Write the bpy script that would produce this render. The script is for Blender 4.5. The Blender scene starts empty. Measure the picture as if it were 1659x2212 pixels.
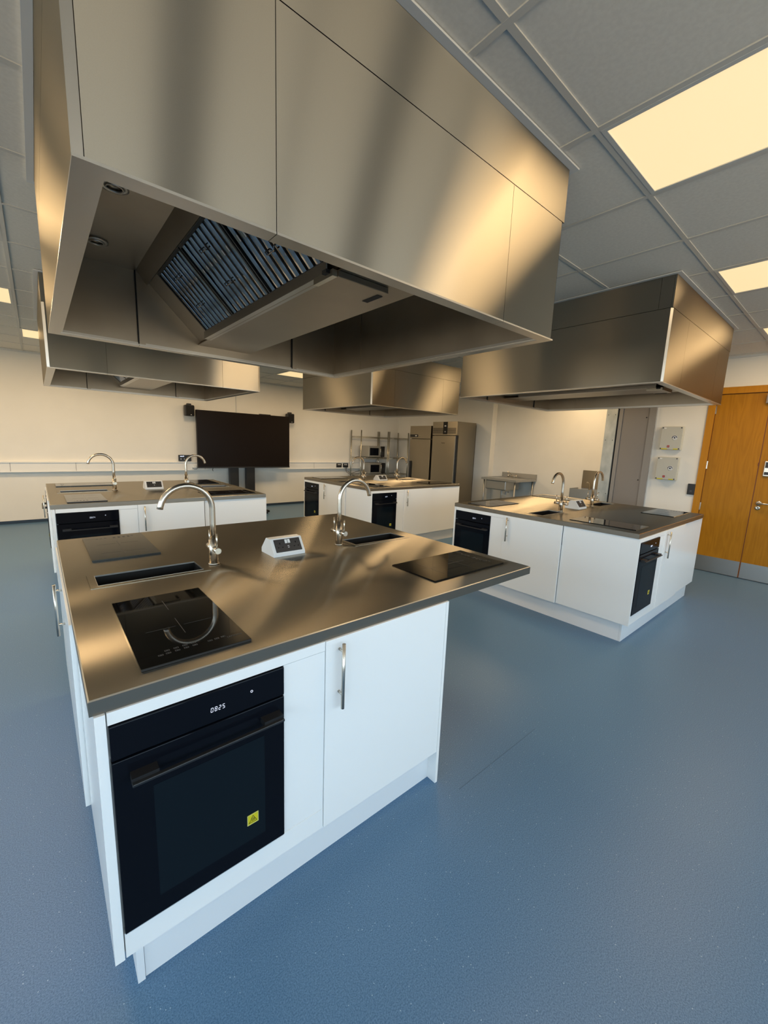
import bpy, bmesh, math, random
from mathutils import Vector, Matrix
PI = math.pi
S = bpy.context.scene
COL = S.collection
random.seed(7)

# ------------------------------------------------------------------ camera
FPX, CX, CY, CZ, PIT, YAW, ROL = 877.496, -0.043, -1.074, 1.531, -0.1657, 0.7066, 0.0384
cam = bpy.data.cameras.new('camera')
cam.sensor_fit = 'HORIZONTAL'
cam.sensor_width = 36.0
cam.lens = FPX / 1659.0 * 36.0
cam.clip_start = 0.02
camo = bpy.data.objects.new('camera', cam)
COL.objects.link(camo)
S.camera = camo
fwd = Vector((math.sin(YAW) * math.cos(PIT), math.cos(YAW) * math.cos(PIT), math.sin(PIT)))
rgt = Vector((math.cos(YAW), -math.sin(YAW), 0))
upv = rgt.cross(fwd)
r2 = rgt * math.cos(ROL) + upv * math.sin(ROL)
u2 = -rgt * math.sin(ROL) + upv * math.cos(ROL)
camo.matrix_world = Matrix(((r2.x, u2.x, -fwd.x, CX), (r2.y, u2.y, -fwd.y, CY), (r2.z, u2.z, -fwd.z, CZ), (0, 0, 0, 1)))

# ------------------------------------------------------------------ world, exposure
w = bpy.data.worlds.new('overcast_sky')
S.world = w
w.use_nodes = True
nt = w.node_tree
bg = nt.nodes['Background']
tc = nt.nodes.new('ShaderNodeTexCoord')
sx = nt.nodes.new('ShaderNodeSeparateXYZ')
cr = nt.nodes.new('ShaderNodeValToRGB')
cr.color_ramp.elements[0].position = 0.45
cr.color_ramp.elements[0].color = (0.72, 0.62, 0.46, 1)
cr.color_ramp.elements[1].position = 0.56
cr.color_ramp.elements[1].color = (0.62, 0.83, 1.0, 1)
mr = nt.nodes.new('ShaderNodeMapRange')
mr.inputs[1].default_value = -1
mr.inputs[2].default_value = 1
nt.links.new(tc.outputs['Generated'], sx.inputs[0])
nt.links.new(sx.outputs[2], mr.inputs[0])
nt.links.new(mr.outputs[0], cr.inputs[0])
nt.links.new(cr.outputs[0], bg.inputs[0])
SKY = 6.5
bg.inputs[1].default_value = SKY
LAMP_W = 12.5
LAMP_COL = (1.0, 0.70, 0.38)
S.view_settings.view_transform = 'Standard'
S.view_settings.look = 'None'
S.view_settings.exposure = 0.0
S.view_settings.gamma = 1.0
S.view_settings.use_curve_mapping = False
S.cycles.max_bounces = 8
S.cycles.diffuse_bounces = 4
S.cycles.glossy_bounces = 5
S.cycles.caustics_reflective = False
S.cycles.caustics_refractive = False
S.cycles.sample_clamp_indirect = 4.0
S.cycles.use_denoising = True

# ------------------------------------------------------------------ materials
def mat(name, col, rough=0.5, metal=0.0, emis=None, es=1.0, aniso=0.0, tangent=None, coat=0.0, spec=None):
    m = bpy.data.materials.new(name)
    m.use_nodes = True
    b = m.node_tree.nodes['Principled BSDF']
    b.inputs['Base Color'].default_value = (*col, 1)
    b.inputs['Roughness'].default_value = rough
    b.inputs['Metallic'].default_value = metal
    if spec is not None:
        b.inputs['Specular IOR Level'].default_value = spec
    if coat:
        b.inputs['Coat Weight'].default_value = coat
        b.inputs['Coat Roughness'].default_value = 0.05
    if emis:
        b.inputs['Emission Color'].default_value = (*emis, 1)
        b.inputs['Emission Strength'].default_value = es
    if aniso:
        b.inputs['Anisotropic'].default_value = aniso
        c = m.node_tree.nodes.new('ShaderNodeCombineXYZ')
        for i in range(3):
            c.inputs[i].default_value = tangent[i]
        m.node_tree.links.new(c.outputs[0], b.inputs['Tangent'])
    return m

def vary(m, scale, c1, c2, lo=0.35, hi=0.65, detail=3, bump=0.0, rough=None, distort=0.0):
    """noise-mottled base colour (and optional roughness / bump) on object coordinates"""
    n = m.node_tree
    b = n.nodes['Principled BSDF']
    t = n.nodes.new('ShaderNodeTexCoord')
    mp = n.nodes.new('ShaderNodeMapping')
    mp.inputs['Scale'].default_value = scale
    no = n.nodes.new('ShaderNodeTexNoise')
    no.inputs['Scale'].default_value = 1
    no.inputs['Detail'].default_value = detail
    no.inputs['Distortion'].default_value = distort
    r = n.nodes.new('ShaderNodeValToRGB')
    r.color_ramp.elements[0].position = lo
    r.color_ramp.elements[0].color = (*c1, 1)
    r.color_ramp.elements[1].position = hi
    r.color_ramp.elements[1].color = (*c2, 1)
    n.links.new(t.outputs['Object'], mp.inputs[0])
    n.links.new(mp.outputs[0], no.inputs['Vector'])
    n.links.new(no.outputs[0], r.inputs[0])
    n.links.new(r.outputs[0], b.inputs['Base Color'])
    if rough:
        q = n.nodes.new('ShaderNodeMapRange')
        q.inputs[3].default_value = rough[0]
        q.inputs[4].default_value = rough[1]
        n.links.new(no.outputs[0], q.inputs[0])
        n.links.new(q.outputs[0], b.inputs['Roughness'])
    if bump:
        bp = n.nodes.new('ShaderNodeBump')
        bp.inputs['Strength'].default_value = bump
        bp.inputs['Distance'].default_value = 0.002
        n.links.new(no.outputs[0], bp.inputs['Height'])
        n.links.new(bp.outputs[0], b.inputs['Normal'])
    return m

M = {}
def brushed(name, col, rough, an, tangent):
    m = bpy.data.materials.new(name)
    m.use_nodes = True
    n = m.node_tree
    n.nodes.remove(n.nodes['Principled BSDF'])
    g = n.nodes.new('ShaderNodeBsdfAnisotropic')
    g.distribution = 'MULTI_GGX'
    g.inputs['Roughness'].default_value = rough
    g.inputs['Anisotropy'].default_value = -an      # widest lobe along the tangent, i.e. across the grain
    t = n.nodes.new('ShaderNodeTexCoord')
    no = n.nodes.new('ShaderNodeTexNoise'); no.inputs['Scale'].default_value = 420; no.inputs['Detail'].default_value = 1
    r = n.nodes.new('ShaderNodeValToRGB')
    r.color_ramp.elements[0].position = .3; r.color_ramp.elements[0].color = (*[q * .985 for q in col], 1)
    r.color_ramp.elements[1].position = .7; r.color_ramp.elements[1].color = (*[q * 1.015 for q in col], 1)
    c = n.nodes.new('ShaderNodeCombineXYZ')
    for i in range(3):
        c.inputs[i].default_value = tangent[i]
    L = n.links.new
    L(t.outputs['Object'], no.inputs['Vector']); L(no.outputs[0], r.inputs[0]); L(r.outputs[0], g.inputs['Color'])
    L(c.outputs[0], g.inputs['Tangent']); L(g.outputs[0], n.nodes['Material Output'].inputs['Surface'])
    return m
M['hood'] = brushed('brushed_steel_hood', (0.40, 0.365, 0.30), 0.34, .80, (0, 0, 1))
M['hood_v'] = brushed('brushed_steel_return', (0.55, 0.50, 0.42), 0.40, .6, (1, 0, 0))
M['hood_in'] = vary(mat('inner_steel', (0.35, 0.30, 0.24), 0.38, 1.0), (5, 5, 5), (0.34, 0.295, 0.235), (0.37, 0.325, 0.26), rough=(0.34, 0.42))
M['rim'] = mat('rim_steel', (0.52, 0.50, 0.46), 0.33, 1.0)
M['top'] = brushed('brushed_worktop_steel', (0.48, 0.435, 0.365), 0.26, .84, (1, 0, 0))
M['edge_glint'] = mat('worktop_glint_steel', (0.75, 0.72, 0.66), 0.22, 1.0)  # brighter than the worktop steel: highlight painted onto its chamfered edge
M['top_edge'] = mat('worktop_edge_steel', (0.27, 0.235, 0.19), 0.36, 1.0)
M['mirror'] = mat('polished_baffle_steel', (0.27, 0.26, 0.255), 0.07, 1.0)
_n = M['mirror'].node_tree
_t = _n.nodes.new('ShaderNodeTexCoord'); _o = _n.nodes.new('ShaderNodeTexNoise'); _o.inputs['Scale'].default_value = 5; _o.inputs['Detail'].default_value = 1
_b = _n.nodes.new('ShaderNodeBump'); _b.inputs['Strength'].default_value = 1.0; _b.inputs['Distance'].default_value = 0.045
_n.links.new(_t.outputs['Object'], _o.inputs['Vector']); _n.links.new(_o.outputs[0], _b.inputs['Height']); _n.links.new(_b.outputs[0], _n.nodes['Principled BSDF'].inputs['Normal'])
M['tap'] = mat('brushed_nickel', (0.62, 0.57, 0.49), 0.27, 1.0)
M['bowl'] = mat('shaded_bowl_steel', (0.022, 0.020, 0.018), 0.45, 0.7)  # steel coloured near black, shade of the deep bowl put into the colour
M['fridge'] = brushed('fridge_steel', (0.42, 0.37, 0.29), 0.42, .5, (0, 0, 1))
M['galv'] = vary(mat('galvanised_steel', (0.5, 0.52, 0.52), 0.45, 0.6), (9, 9, 5), (0.36, 0.39, 0.39), (0.50, 0.53, 0.52), rough=(0.4, 0.55))
M['wire'] = mat('chromed_wire', (0.55, 0.52, 0.45), 0.25, 1.0)
M['kick'] = mat('kick_plate_steel', (0.45, 0.45, 0.44), 0.38, 1.0)
M['white'] = mat('gloss_white_laminate', (0.88, 0.885, 0.875), 0.16, spec=0.45)
M['edge'] = mat('white_edging', (0.86, 0.87, 0.86), 0.35)
M['carcass'] = mat('white_carcass_board', (0.72, 0.72, 0.70), 0.6)
M['plinth'] = mat('satin_white_plinth', (0.80, 0.81, 0.82), 0.35)
M['glass_black'] = mat('black_ceramic_glass', (0.004, 0.0038, 0.0036), 0.03, spec=0.42)
M['oven_black'] = mat('black_oven_glass', (0.004, 0.005, 0.008), 0.07, spec=0.09)
M['oven_window'] = mat('tinted_oven_window', (0.006, 0.010, 0.014), 0.09, spec=0.10)
M['black'] = mat('satin_black_plastic', (0.012, 0.012, 0.013), 0.4)
M['black_matt'] = mat('matt_black_plastic', (0.010, 0.0095, 0.009), 0.65, spec=0.2)
M['screen'] = mat('dark_display_glass', (0.008, 0.005, 0.004), 0.30, spec=0.15)
M['plastic_white'] = mat('white_plastic', (0.80, 0.80, 0.78), 0.3)
M['grey_slate'] = mat('dark_grey_faceplate', (0.03, 0.031, 0.033), 0.4)
M['mark'] = mat('grey_print', (0.06, 0.06, 0.062), 0.4)
M['mark_w'] = mat('white_print', (0.6, 0.6, 0.6), 0.4)
M['led'] = mat('lit_clock_segments', (0.1, 0.1, 0.1), 0.4, emis=(0.75, 0.82, 1.0), es=1.1)
M['led_red'] = mat('red_rocker', (0.35, 0.015, 0.012), 0.35)
M['yellow'] = mat('yellow_sticker', (0.62, 0.54, 0.01), 0.45)
M['yellow_dk'] = mat('dark_olive_print', (0.12, 0.10, 0.005), 0.5)
M['yellow_lt'] = mat('pale_yellow_border', (0.62, 0.60, 0.22), 0.5)
M['wall'] = vary(mat('cream_wall_paint', (0.78, 0.76, 0.70), 0.7), (3, 3, 3), (0.78, 0.76, 0.71), (0.80, 0.78, 0.73))
M['trunk'] = mat('white_trunking_pvc', (0.80, 0.79, 0.76), 0.4)
M['skirt'] = mat('navy_coved_skirting', (0.02, 0.04, 0.07), 0.5)
M['tile'] = vary(mat('ceiling_tile_mineral', (0.75, 0.74, 0.72), 0.85), (60, 60, 60), (0.72, 0.675, 0.595), (0.77, 0.725, 0.64), bump=0.15)
M['tee'] = mat('ceiling_tee_white', (0.60, 0.575, 0.52), 0.5)
M['trimw'] = mat('white_angle_trim', (0.66, 0.66, 0.64), 0.4)
M['diffuser'] = mat('lit_panel_diffuser', (0.5, 0.5, 0.5), 0.5, emis=(1.0, 0.74, 0.36), es=0.93, spec=0.0)
M['lightframe'] = mat('light_frame_white', (0.6, 0.6, 0.57), 0.4)
M['grey_paint'] = mat('grey_painted_steel', (0.22, 0.20, 0.185), 0.45)
M['grey_frame'] = mat('grey_door_frame', (0.25, 0.235, 0.22), 0.4)
M['dark_gap'] = mat('dark_gap', (0.01, 0.01, 0.01), 0.8)
M['beige'] = mat('enclosure_beige', (0.50, 0.49, 0.43), 0.35)
M['clear'] = mat('enclosure_side', (0.58, 0.56, 0.46), 0.2)
M['navy'] = mat('navy_print', (0.02, 0.035, 0.09), 0.4)
M['micro'] = mat('microwave_silver', (0.42, 0.41, 0.38), 0.35, 0.7)
M['cable'] = mat('black_cable', (0.015, 0.015, 0.015), 0.5)
M['grease'] = mat('drip_box_steel', (0.66, 0.63, 0.55), 0.3, 1.0)
M['winframe'] = mat('window_frame_grey', (0.12, 0.12, 0.13), 0.4)

def wood(name, c1, c2):
    m = mat(name, c1, 0.5, spec=0.25)
    n = m.node_tree
    b = n.nodes['Principled BSDF']
    t = n.nodes.new('ShaderNodeTexCoord')
    mp = n.nodes.new('ShaderNodeMapping')
    mp.inputs['Scale'].default_value = (5, 5, 0.55)
    wv = n.nodes.new('ShaderNodeTexNoise')
    wv.inputs['Scale'].default_value = 1.6
    wv.inputs['Detail'].default_value = 2
    wv.inputs['Distortion'].default_value = 0.6
    mu = n.nodes.new('ShaderNodeMath'); mu.operation = 'MULTIPLY'; mu.inputs[1].default_value = 14
    fr = n.nodes.new('ShaderNodeMath'); fr.operation = 'PINGPONG'; fr.inputs[1].default_value = 1
    mp2 = n.nodes.new('ShaderNodeMapping'); mp2.inputs['Scale'].default_value = (160, 160, 4)
    n2 = n.nodes.new('ShaderNodeTexNoise'); n2.inputs['Scale'].default_value = 1; n2.inputs['Detail'].default_value = 2
    ad = n.nodes.new('ShaderNodeMath'); ad.operation = 'MULTIPLY_ADD'; ad.inputs[1].default_value = 0.45
    r = n.nodes.new('ShaderNodeValToRGB')
    r.color_ramp.elements[0].color = (*c1, 1)
    r.color_ramp.elements[1].color = (*c2, 1)
    r.color_ramp.elements[0].position = 0.1
    r.color_ramp.elements[1].position = 1.0
    L = n.links.new
    L(t.outputs['Object'], mp.inputs[0]); L(mp.outputs[0], wv.inputs['Vector'])
    L(wv.outputs[0], mu.inputs[0]); L(mu.outputs[0], fr.inputs[0])
    L(t.outputs['Object'], mp2.inputs[0]); L(mp2.outputs[0], n2.inputs['Vector'])
    L(fr.outputs[0], ad.inputs[0]); L(n2.outputs[0], ad.inputs[2])
    L(ad.outputs[0], r.inputs[0]); L(r.outputs[0], b.inputs['Base Color'])
    return m
M['wood'] = wood('oak_veneer', (0.30, 0.122, 0.003), (0.41, 0.176, 0.006))
M['wood_fr'] = wood('oak_frame', (0.42, 0.175, 0.008), (0.49, 0.21, 0.012))
M['lip'] = mat('door_lipping', (0.13, 0.028, 0.005), 0.5)

def floor_mat():
    m = mat('blue_speckled_vinyl', (0.1, 0.2, 0.32), 0.38, spec=0.4)
    n = m.node_tree
    b = n.nodes['Principled BSDF']
    L = n.links.new
    t = n.nodes.new('ShaderNodeTexCoord')
    n1 = n.nodes.new('ShaderNodeTexNoise'); n1.inputs['Scale'].default_value = 260; n1.inputs['Detail'].default_value = 2
    r1 = n.nodes.new('ShaderNodeValToRGB')
    e = r1.color_ramp.elements
    e[0].position = 0.34; e[0].color = (0.052, 0.120, 0.218, 1)
    e[1].position = 0.66; e[1].color = (0.108, 0.208, 0.335, 1)
    v = n.nodes.new('ShaderNodeTexVoronoi'); v.inputs['Scale'].default_value = 95
    r2_ = n.nodes.new('ShaderNodeValToRGB')
    e = r2_.color_ramp.elements
    e[0].position = 0.10; e[0].color = (1, 1, 1, 1)
    e[1].position = 0.16; e[1].color = (0, 0, 0, 1)
    sp = n.nodes.new('ShaderNodeMath'); sp.operation = 'GREATER_THAN'; sp.inputs[1].default_value = 0.90
    sc_ = n.nodes.new('ShaderNodeSeparateColor')
    mm = n.nodes.new('ShaderNodeMath'); mm.operation = 'MULTIPLY'
    mx = n.nodes.new('ShaderNodeMix'); mx.data_type = 'RGBA'
    mx.inputs[7].default_value = (0.34, 0.46, 0.56, 1)
    L(t.outputs['Object'], n1.inputs['Vector']); L(n1.outputs[0], r1.inputs[0])
    L(t.outputs['Object'], v.inputs['Vector']); L(v.outputs['Distance'], r2_.inputs[0])
    L(v.outputs['Color'], sc_.inputs[0]); L(sc_.outputs[0], sp.inputs[0])
    L(sp.outputs[0], mm.inputs[0]); L(r2_.outputs[0], mm.inputs[1])
    L(mm.outputs[0], mx.inputs[0]); L(r1.outputs[0], mx.inputs[6]); L(mx.outputs[2], b.inputs['Base Color'])
    bp = n.nodes.new('ShaderNodeBump'); bp.inputs['Strength'].default_value = 0.12; bp.inputs['Distance'].default_value = 0.001
    n3 = n.nodes.new('ShaderNodeTexNoise'); n3.inputs['Scale'].default_value = 180
    L(t.outputs['Object'], n3.inputs['Vector']); L(n3.outputs[0], bp.inputs['Height']); L(bp.outputs[0], b.inputs['Normal'])
    return m
M['floor'] = floor_mat()
M['weld'] = mat('floor_weld_seam', (0.050, 0.115, 0.20), 0.5)

# ------------------------------------------------------------------ mesh helpers
class MB:
    def __init__(s):
        s.v = []; s.f = []; s.sm = []
    def box(s, x0, x1, y0, y1, z0, z1, bev=0.0):
        if bev:
            b = len(s.v)
            bm = bmesh.new()
            bmesh.ops.create_cube(bm, size=1)
            for q in bm.verts:
                q.co = Vector(((x0 + x1) / 2 + q.co.x * (x1 - x0), (y0 + y1) / 2 + q.co.y * (y1 - y0), (z0 + z1) / 2 + q.co.z * (z1 - z0)))
            bmesh.ops.bevel(bm, geom=list(bm.edges), offset=bev, segments=2, affect='EDGES', profile=0.5)
            bm.verts.index_update()
            s.v += [q.co.copy() for q in bm.verts]
            for fc in bm.faces:
                s.f.append([b + q.index for q in fc.verts]); s.sm.append(False)
            bm.free()
            return s
        b = len(s.v)
        for z in (z0, z1):
            s.v += [Vector((x0, y0, z)), Vector((x1, y0, z)), Vector((x1, y1, z)), Vector((x0, y1, z))]
        for q in ((3, 2, 1, 0), (4, 5, 6, 7), (0, 1, 5, 4), (1, 2, 6, 5), (2, 3, 7, 6), (3, 0, 4, 7)):
            s.f.append([b + i for i in q]); s.sm.append(False)
        return s
    def prism(s, pts, axis, a0, a1):
        """pts: 2-D outline; axis 'x' -> pts are (y,z); 'y' -> (x,z); 'z' -> (x,y)"""
        b = len(s.v); n = len(pts)
        def mk(p, a):
            return Vector((a, p[0], p[1])) if axis == 'x' else Vector((p[0], a, p[1])) if axis == 'y' else Vector((p[0], p[1], a))
        s.v += [mk(p, a0) for p in pts] + [mk(p, a1) for p in pts]
        s.f.append([b + i for i in range(n)]); s.sm.append(False)
        s.f.append([b + n + i for i in reversed(range(n))]); s.sm.append(False)
        for i in range(n):
            j = (i + 1) % n
            s.f.append([b + j, b + i, b + n + i, b + n + j]); s.sm.append(False)
        return s
    def tube(s, path, r, seg=12, cap=True):
        path = [Vector(p) for p in path]
        rs = r if isinstance(r, (list, tuple)) else [r] * len(path)
        b = len(s.v); n = len(path)
        up = None
        for i, p in enumerate(path):
            d = (path[min(i + 1, n - 1)] - path[max(i - 1, 0)]).normalized()
            if up is None:
                up = Vector((0, 0, 1)) if abs(d.z) < 0.9 else Vector((1, 0, 0))
            a = d.cross(up).normalized()
            up = a.cross(d).normalized()
            for k in range(seg):
                t = 2 * PI * k / seg
                s.v.append(p + (a * math.cos(t) + up * math.sin(t)) * rs[i])
        for i in range(n - 1):
            for k in range(seg):
                k2 = (k + 1) % seg
                s.f.append([b + i * seg + k, b + i * seg + k2, b + (i + 1) * seg + k2, b + (i + 1) * seg + k]); s.sm.append(True)
        if cap:
            s.f.append([b + k for k in reversed(range(seg))]); s.sm.append(False)
            s.f.append([b + (n - 1) * seg + k for k in range(seg)]); s.sm.append(False)
        return s
    def ring(s, c, r0, r1, z0, z1, seg=24, axis='z'):
        b = len(s.v)
        def P(r, t, z):
            x, y = r * math.cos(t), r * math.sin(t)
            return Vector((c[0] + x, c[1] + y, c[2] + z)) if axis == 'z' else Vector((c[0] + x, c[1] + z, c[2] + y)) if axis == 'y' else Vector((c[0] + z, c[1] + x, c[2] + y))
        for k in range(seg):
            t = 2 * PI * k / seg
            s.v += [P(r0, t, z0), P(r1, t, z0), P(r1, t, z1), P(r0, t, z1)]
        for k in range(seg):
            a = b + 4 * k; c2 = b + 4 * ((k + 1) % seg)
            for i in range(4):
                j = (i + 1) % 4
                s.f.append([a + i, a + j, c2 + j, c2 + i]); s.sm.append(True)
        return s
    def quad(s, *p):
        b = len(s.v)
        s.v += [Vector(q) for q in p]
        s.f.append([b + i for i in range(len(p))]); s.sm.append(False)
        return s
    def mesh(s, name, m):
        me = bpy.data.meshes.new(name)
        me.from_pydata([tuple(q) for q in s.v], [], s.f)
        me.polygons.foreach_set('use_smooth', s.sm)
        me.update()
        bm = bmesh.new(); bm.from_mesh(me)
        bmesh.ops.recalc_face_normals(bm, faces=bm.faces)
        bm.to_mesh(me); bm.free()
        me.materials.append(M[m])
        return me
    def build(s, name, m, parent=None, loc=(0, 0, 0), label=None):
        o = bpy.data.objects.new(name, s.mesh(name, m))
        COL.objects.link(o)
        o.location = loc
        o.parent = parent
        if label:
            o['label'] = label
        return o

def box(name, m, b, parent=None, label=None, bev=0.0, loc=(0, 0, 0)):
    return MB().box(*b, bev=bev).build(name, m, parent, loc, label)

def thing(name, label, cat, loc=(0, 0, 0), rz=0.0, group=None):
    o = bpy.data.objects.new(name, None)
    o.empty_display_size = 0.05
    COL.objects.link(o)
    o.location = loc
    o.rotation_euler = (0, 0, rz)
    o['label'] = label; o['category'] = cat
    if group:
        o['group'] = group
    return o

def tag(o, label, cat, group=None):
    o['label'] = label; o['category'] = cat
    if group:
        o['group'] = group
    return o

def copy_tree(o, parent=None):
    c = o.copy(); COL.objects.link(c); c.parent = parent
    for ch in list(o.children):
        copy_tree(ch, c)
    return c

def dup(src, label, loc, rz=None):
    c = copy_tree(src)
    c.location = loc
    if rz is not None:
        c.rotation_euler = (0, 0, rz)
    c['label'] = label
    return c

def struct(o):
    o['kind'] = 'structure'
    return o

def text_mesh(name, txt, size, m, parent, matrix, ext=0.0004):
    cu = bpy.data.curves.new(name, 'FONT')
    cu.body = txt; cu.size = size; cu.extrude = ext; cu.align_x = 'CENTER'; cu.align_y = 'CENTER'; cu.resolution_u = 2
    t = bpy.data.objects.new(name, cu)
    COL.objects.link(t)
    dg = bpy.context.evaluated_depsgraph_get()
    me = bpy.data.meshes.new_from_object(t.evaluated_get(dg))
    bpy.data.objects.remove(t)
    me.transform(matrix)
    me.materials.clear(); me.materials.append(M[m])
    o = bpy.data.objects.new(name, me)
    COL.objects.link(o); o.parent = parent
    return o

ZC = 2.775          # ceiling plane
XL, XR, YF, YB = -3.4, 6.73, -4.2, 7.88
XA, XN, YP = 8.2, 8.03, 4.66   # alcove wall, wall beside fridges, pilaster edge

# ------------------------------------------------------------------ structure: floor, walls
struct(box('floor', 'floor', (XL - .1, 8.4, YF - .1, YB + .1, -0.1, 0.0)))
fl = bpy.data.objects['floor']
for y, x0, x1 in ((-0.10, -.62, 0.04), (-0.10, 1.30, 1.95)):
    box('weld_seam', 'weld', (x0, x1, y - .0015, y + .0015, -.001, .0006), fl)
struct(box('wall_back', 'wall', (XL - .1, 8.4, YB, YB + .12, 0, 3.1)))
lw = [(-3.7, -2.0), (-1.7, 0.0), (0.3, 2.0), (2.3, 4.0)]
wl = MB().box(XL - .12, XL, YF - .1, YB, 0, .95).box(XL - .12, XL, YF - .1, YB, 2.60, 3.1)
ys_ = [YF - .1] + [q for p in lw for q in p] + [YB]
for i in range(0, len(ys_), 2):
    wl.box(XL - .12, XL, ys_[i], ys_[i + 1], .95, 2.60)
struct(wl.build('wall_left', 'wall'))
# right wall: pieces around the double door
dy0, dy1 = -1.24, 0.385
wr = MB().box(XR, XR + .15, YF, dy0, 0, 3.1).box(XR, XR + .15, dy0, dy1, 2.405, 3.1).box(XR, XR + .15, dy1, .965, 0, 3.1)
wr.box(XR, XR + .15, .965, 1.63, 2.46, 3.1).box(XR + .15, XA + .1, 1.55, 1.63, 0, 3.1).box(XR + .5, XR + .6, dy0 - .1, .8, 0, 3.1)
struct(wr.build('wall_right', 'wall'))
wa = MB().box(XA, XA + .1, 1.63, YP + .2, 0, 3.1).box(XN, XA + .1, YP, YB, 0, 3.1)
struct(wa.build('wall_alcove', 'wall'))
# wall behind the camera, with the window band daylight comes through
wins = [(-3.0, -1.1), (-0.8, 1.1), (1.4, 3.3), (3.6, 5.5)]
WZ0, WZ1 = 0.95, 2.60
wf = MB().box(XL, 8.4, YF - .15, YF, 0, WZ0).box(XL, 8.4, YF - .15, YF, WZ1, 3.1)
xs = [XL] + [q for p in wins for q in p] + [8.4]
for i in range(0, len(xs), 2):
    wf.box(xs[i], xs[i + 1], YF - .15, YF, WZ0, WZ1)
struct(wf.build('wall_front', 'wall'))
for i, (a, b) in enumerate(wins):
    wn = struct(box('window_%d' % (i + 1), 'winframe', (a, b, YF - .1, YF - .04, WZ0, WZ0 + .06)))
    fr = MB().box(a, b, YF - .1, YF - .04, WZ1 - .06, WZ1)
    for q in (a, (a + b) / 2 - .03, b - .06):
        fr.box(q, q + .06, YF - .1, YF - .04, WZ0 + .06, WZ1 - .06)
    fr.build('window_frame', 'winframe', wn)
    box('window_sill', 'trimw', (a - .03, b + .03, YF - .04, YF + .12, WZ0 - .03, WZ0), wn)
    pl = bpy.data.lights.new('daylight_portal', 'AREA')
    pl.shape = 'RECTANGLE'; pl.size = b - a; pl.size_y = WZ1 - WZ0
    pl.cycles.is_portal = True
    po = bpy.data.objects.new('daylight_portal', pl)
    COL.objects.link(po)
    po.location = ((a + b) / 2, YF - .02, (WZ0 + WZ1) / 2)
    po.rotation_euler = (PI / 2, 0, 0)

for i, (a, b) in enumerate(lw):
    wn = struct(box('window_%d' % (i + 5), 'winframe', (XL - .1, XL - .04, a, b, WZ0, WZ0 + .06)))
    fr = MB().box(XL - .1, XL - .04, a, b, WZ1 - .06, WZ1)
    for q in (a, (a + b) / 2 - .03, b - .06):
        fr.box(XL - .1, XL - .04, q, q + .06, WZ0 + .06, WZ1 - .06)
    fr.build('window_frame', 'winframe', wn)
    pl = bpy.data.lights.new('daylight_portal', 'AREA')
    pl.shape = 'RECTANGLE'; pl.size = WZ1 - WZ0; pl.size_y = b - a
    pl.cycles.is_portal = True
    po = bpy.data.objects.new('daylight_portal', pl)
    COL.objects.link(po)
    po.location = (XL - .02, (a + b) / 2, (WZ0 + WZ1) / 2)
    po.rotation_euler = (0, -PI / 2, 0)

# skirting
struct(box('baseboard_back', 'skirt', (XL, XN, YB - .012, YB, 0, .05)))
struct(box('baseboard_right', 'skirt', (XR - .012, XR, .385, .965, 0, .05)))
# dado trunking on the back wall
tr = struct(box('trim_1', 'trunk', (XL, 6.9, YB - .055, YB, .868, 1.006)))
box('trunking_lip', 'trunk', (XL, 6.9, YB - .070, YB, 1.006, 1.022), tr)
box('trunking_lip', 'trunk', (XL, 6.9, YB - .068, YB, .852, .868), tr)
for x in (-.4, .45, 2.6, 5.2):
    box('trunking_joint', 'dark_gap', (x, x + .004, YB - .0562, YB - .05, .868, 1.006), tr)
struct(box('trim_2', 'trimw', (3.29, 3.31, YB - .02, YB, 1.02, ZC)))
struct(box('trim_3', 'trimw', (XL, XN, YB - .025, YB, ZC - .02, ZC + .002)))
struct(box('trim_4', 'trimw', (XR - .025, XR, YF, 1.6, ZC - .02, ZC + .002)))

# ------------------------------------------------------------------ ceiling: tees, tiles, light panels
gx = [1.12 + .61 * k for k in range(-8, 13)]
gy = [-.19 + .6125 * k for k in range(-7, 15)]
HB = [(.05, -.018), (.07, 3.37), (3.43, 3.35), (3.43, -.03)]   # hood corners
HW, HD = 1.82, 1.862
tees = MB()
for x in gx:
    if XL < x < 8.2:
        tees.box(x - .012, x + .012, YF, YB, ZC - .003, ZC + .03)
for y in gy:
    if YF < y < YB:
        tees.box(XL, 8.2, y - .012, y + .012, ZC - .0025, ZC + .03)
ceil = struct(tees.build('ceiling', 'tee'))
box('ceiling_slab', 'wall', (XL - .1, 8.4, YF - .1, YB + .1, 3.0, 3.1), ceil)
lights = [(1.73, -.8025), (3.56, -.8025), (5.39, -.8025),
          (-.71, 2.26), (-.71, 4.0975), (-2.54, 4.0975), (-1.93, 5.935), (-.10, 5.935), (1.73, 5.935), (3.56, 5.935), (5.39, 5.935),
          (1.73, 2.26), (3.56, 2.26), (5.39, 2.26), (7.22, 2.26)]
full = MB().box(.010, .600, .010, .6025, 0, .015).mesh('ceiling_tile', 'tile')
edge_rest = MB()
def cell_is_light(x, y):
    return any(abs(x - a) < .05 and abs(y - b) < .05 for a, b in lights)
cells = []
for x in gx[:-1]:
    for y in gy[:-1]:
        if x > 8.15 or y > YB - .02 or x < XL - .5:
            continue
        if cell_is_light(x, y):
            continue
        # inside a hood footprint entirely: nothing to build
        if any(hx < x and x + .61 < hx + HW and hy < y and y + .6125 < hy + HD for hx, hy in HB):
            continue
        cells.append((x, y))
vis = [c for c in cells if c[0] > -1.5 and c[0] < 6.75 and c[1] > -1.2]
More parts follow.
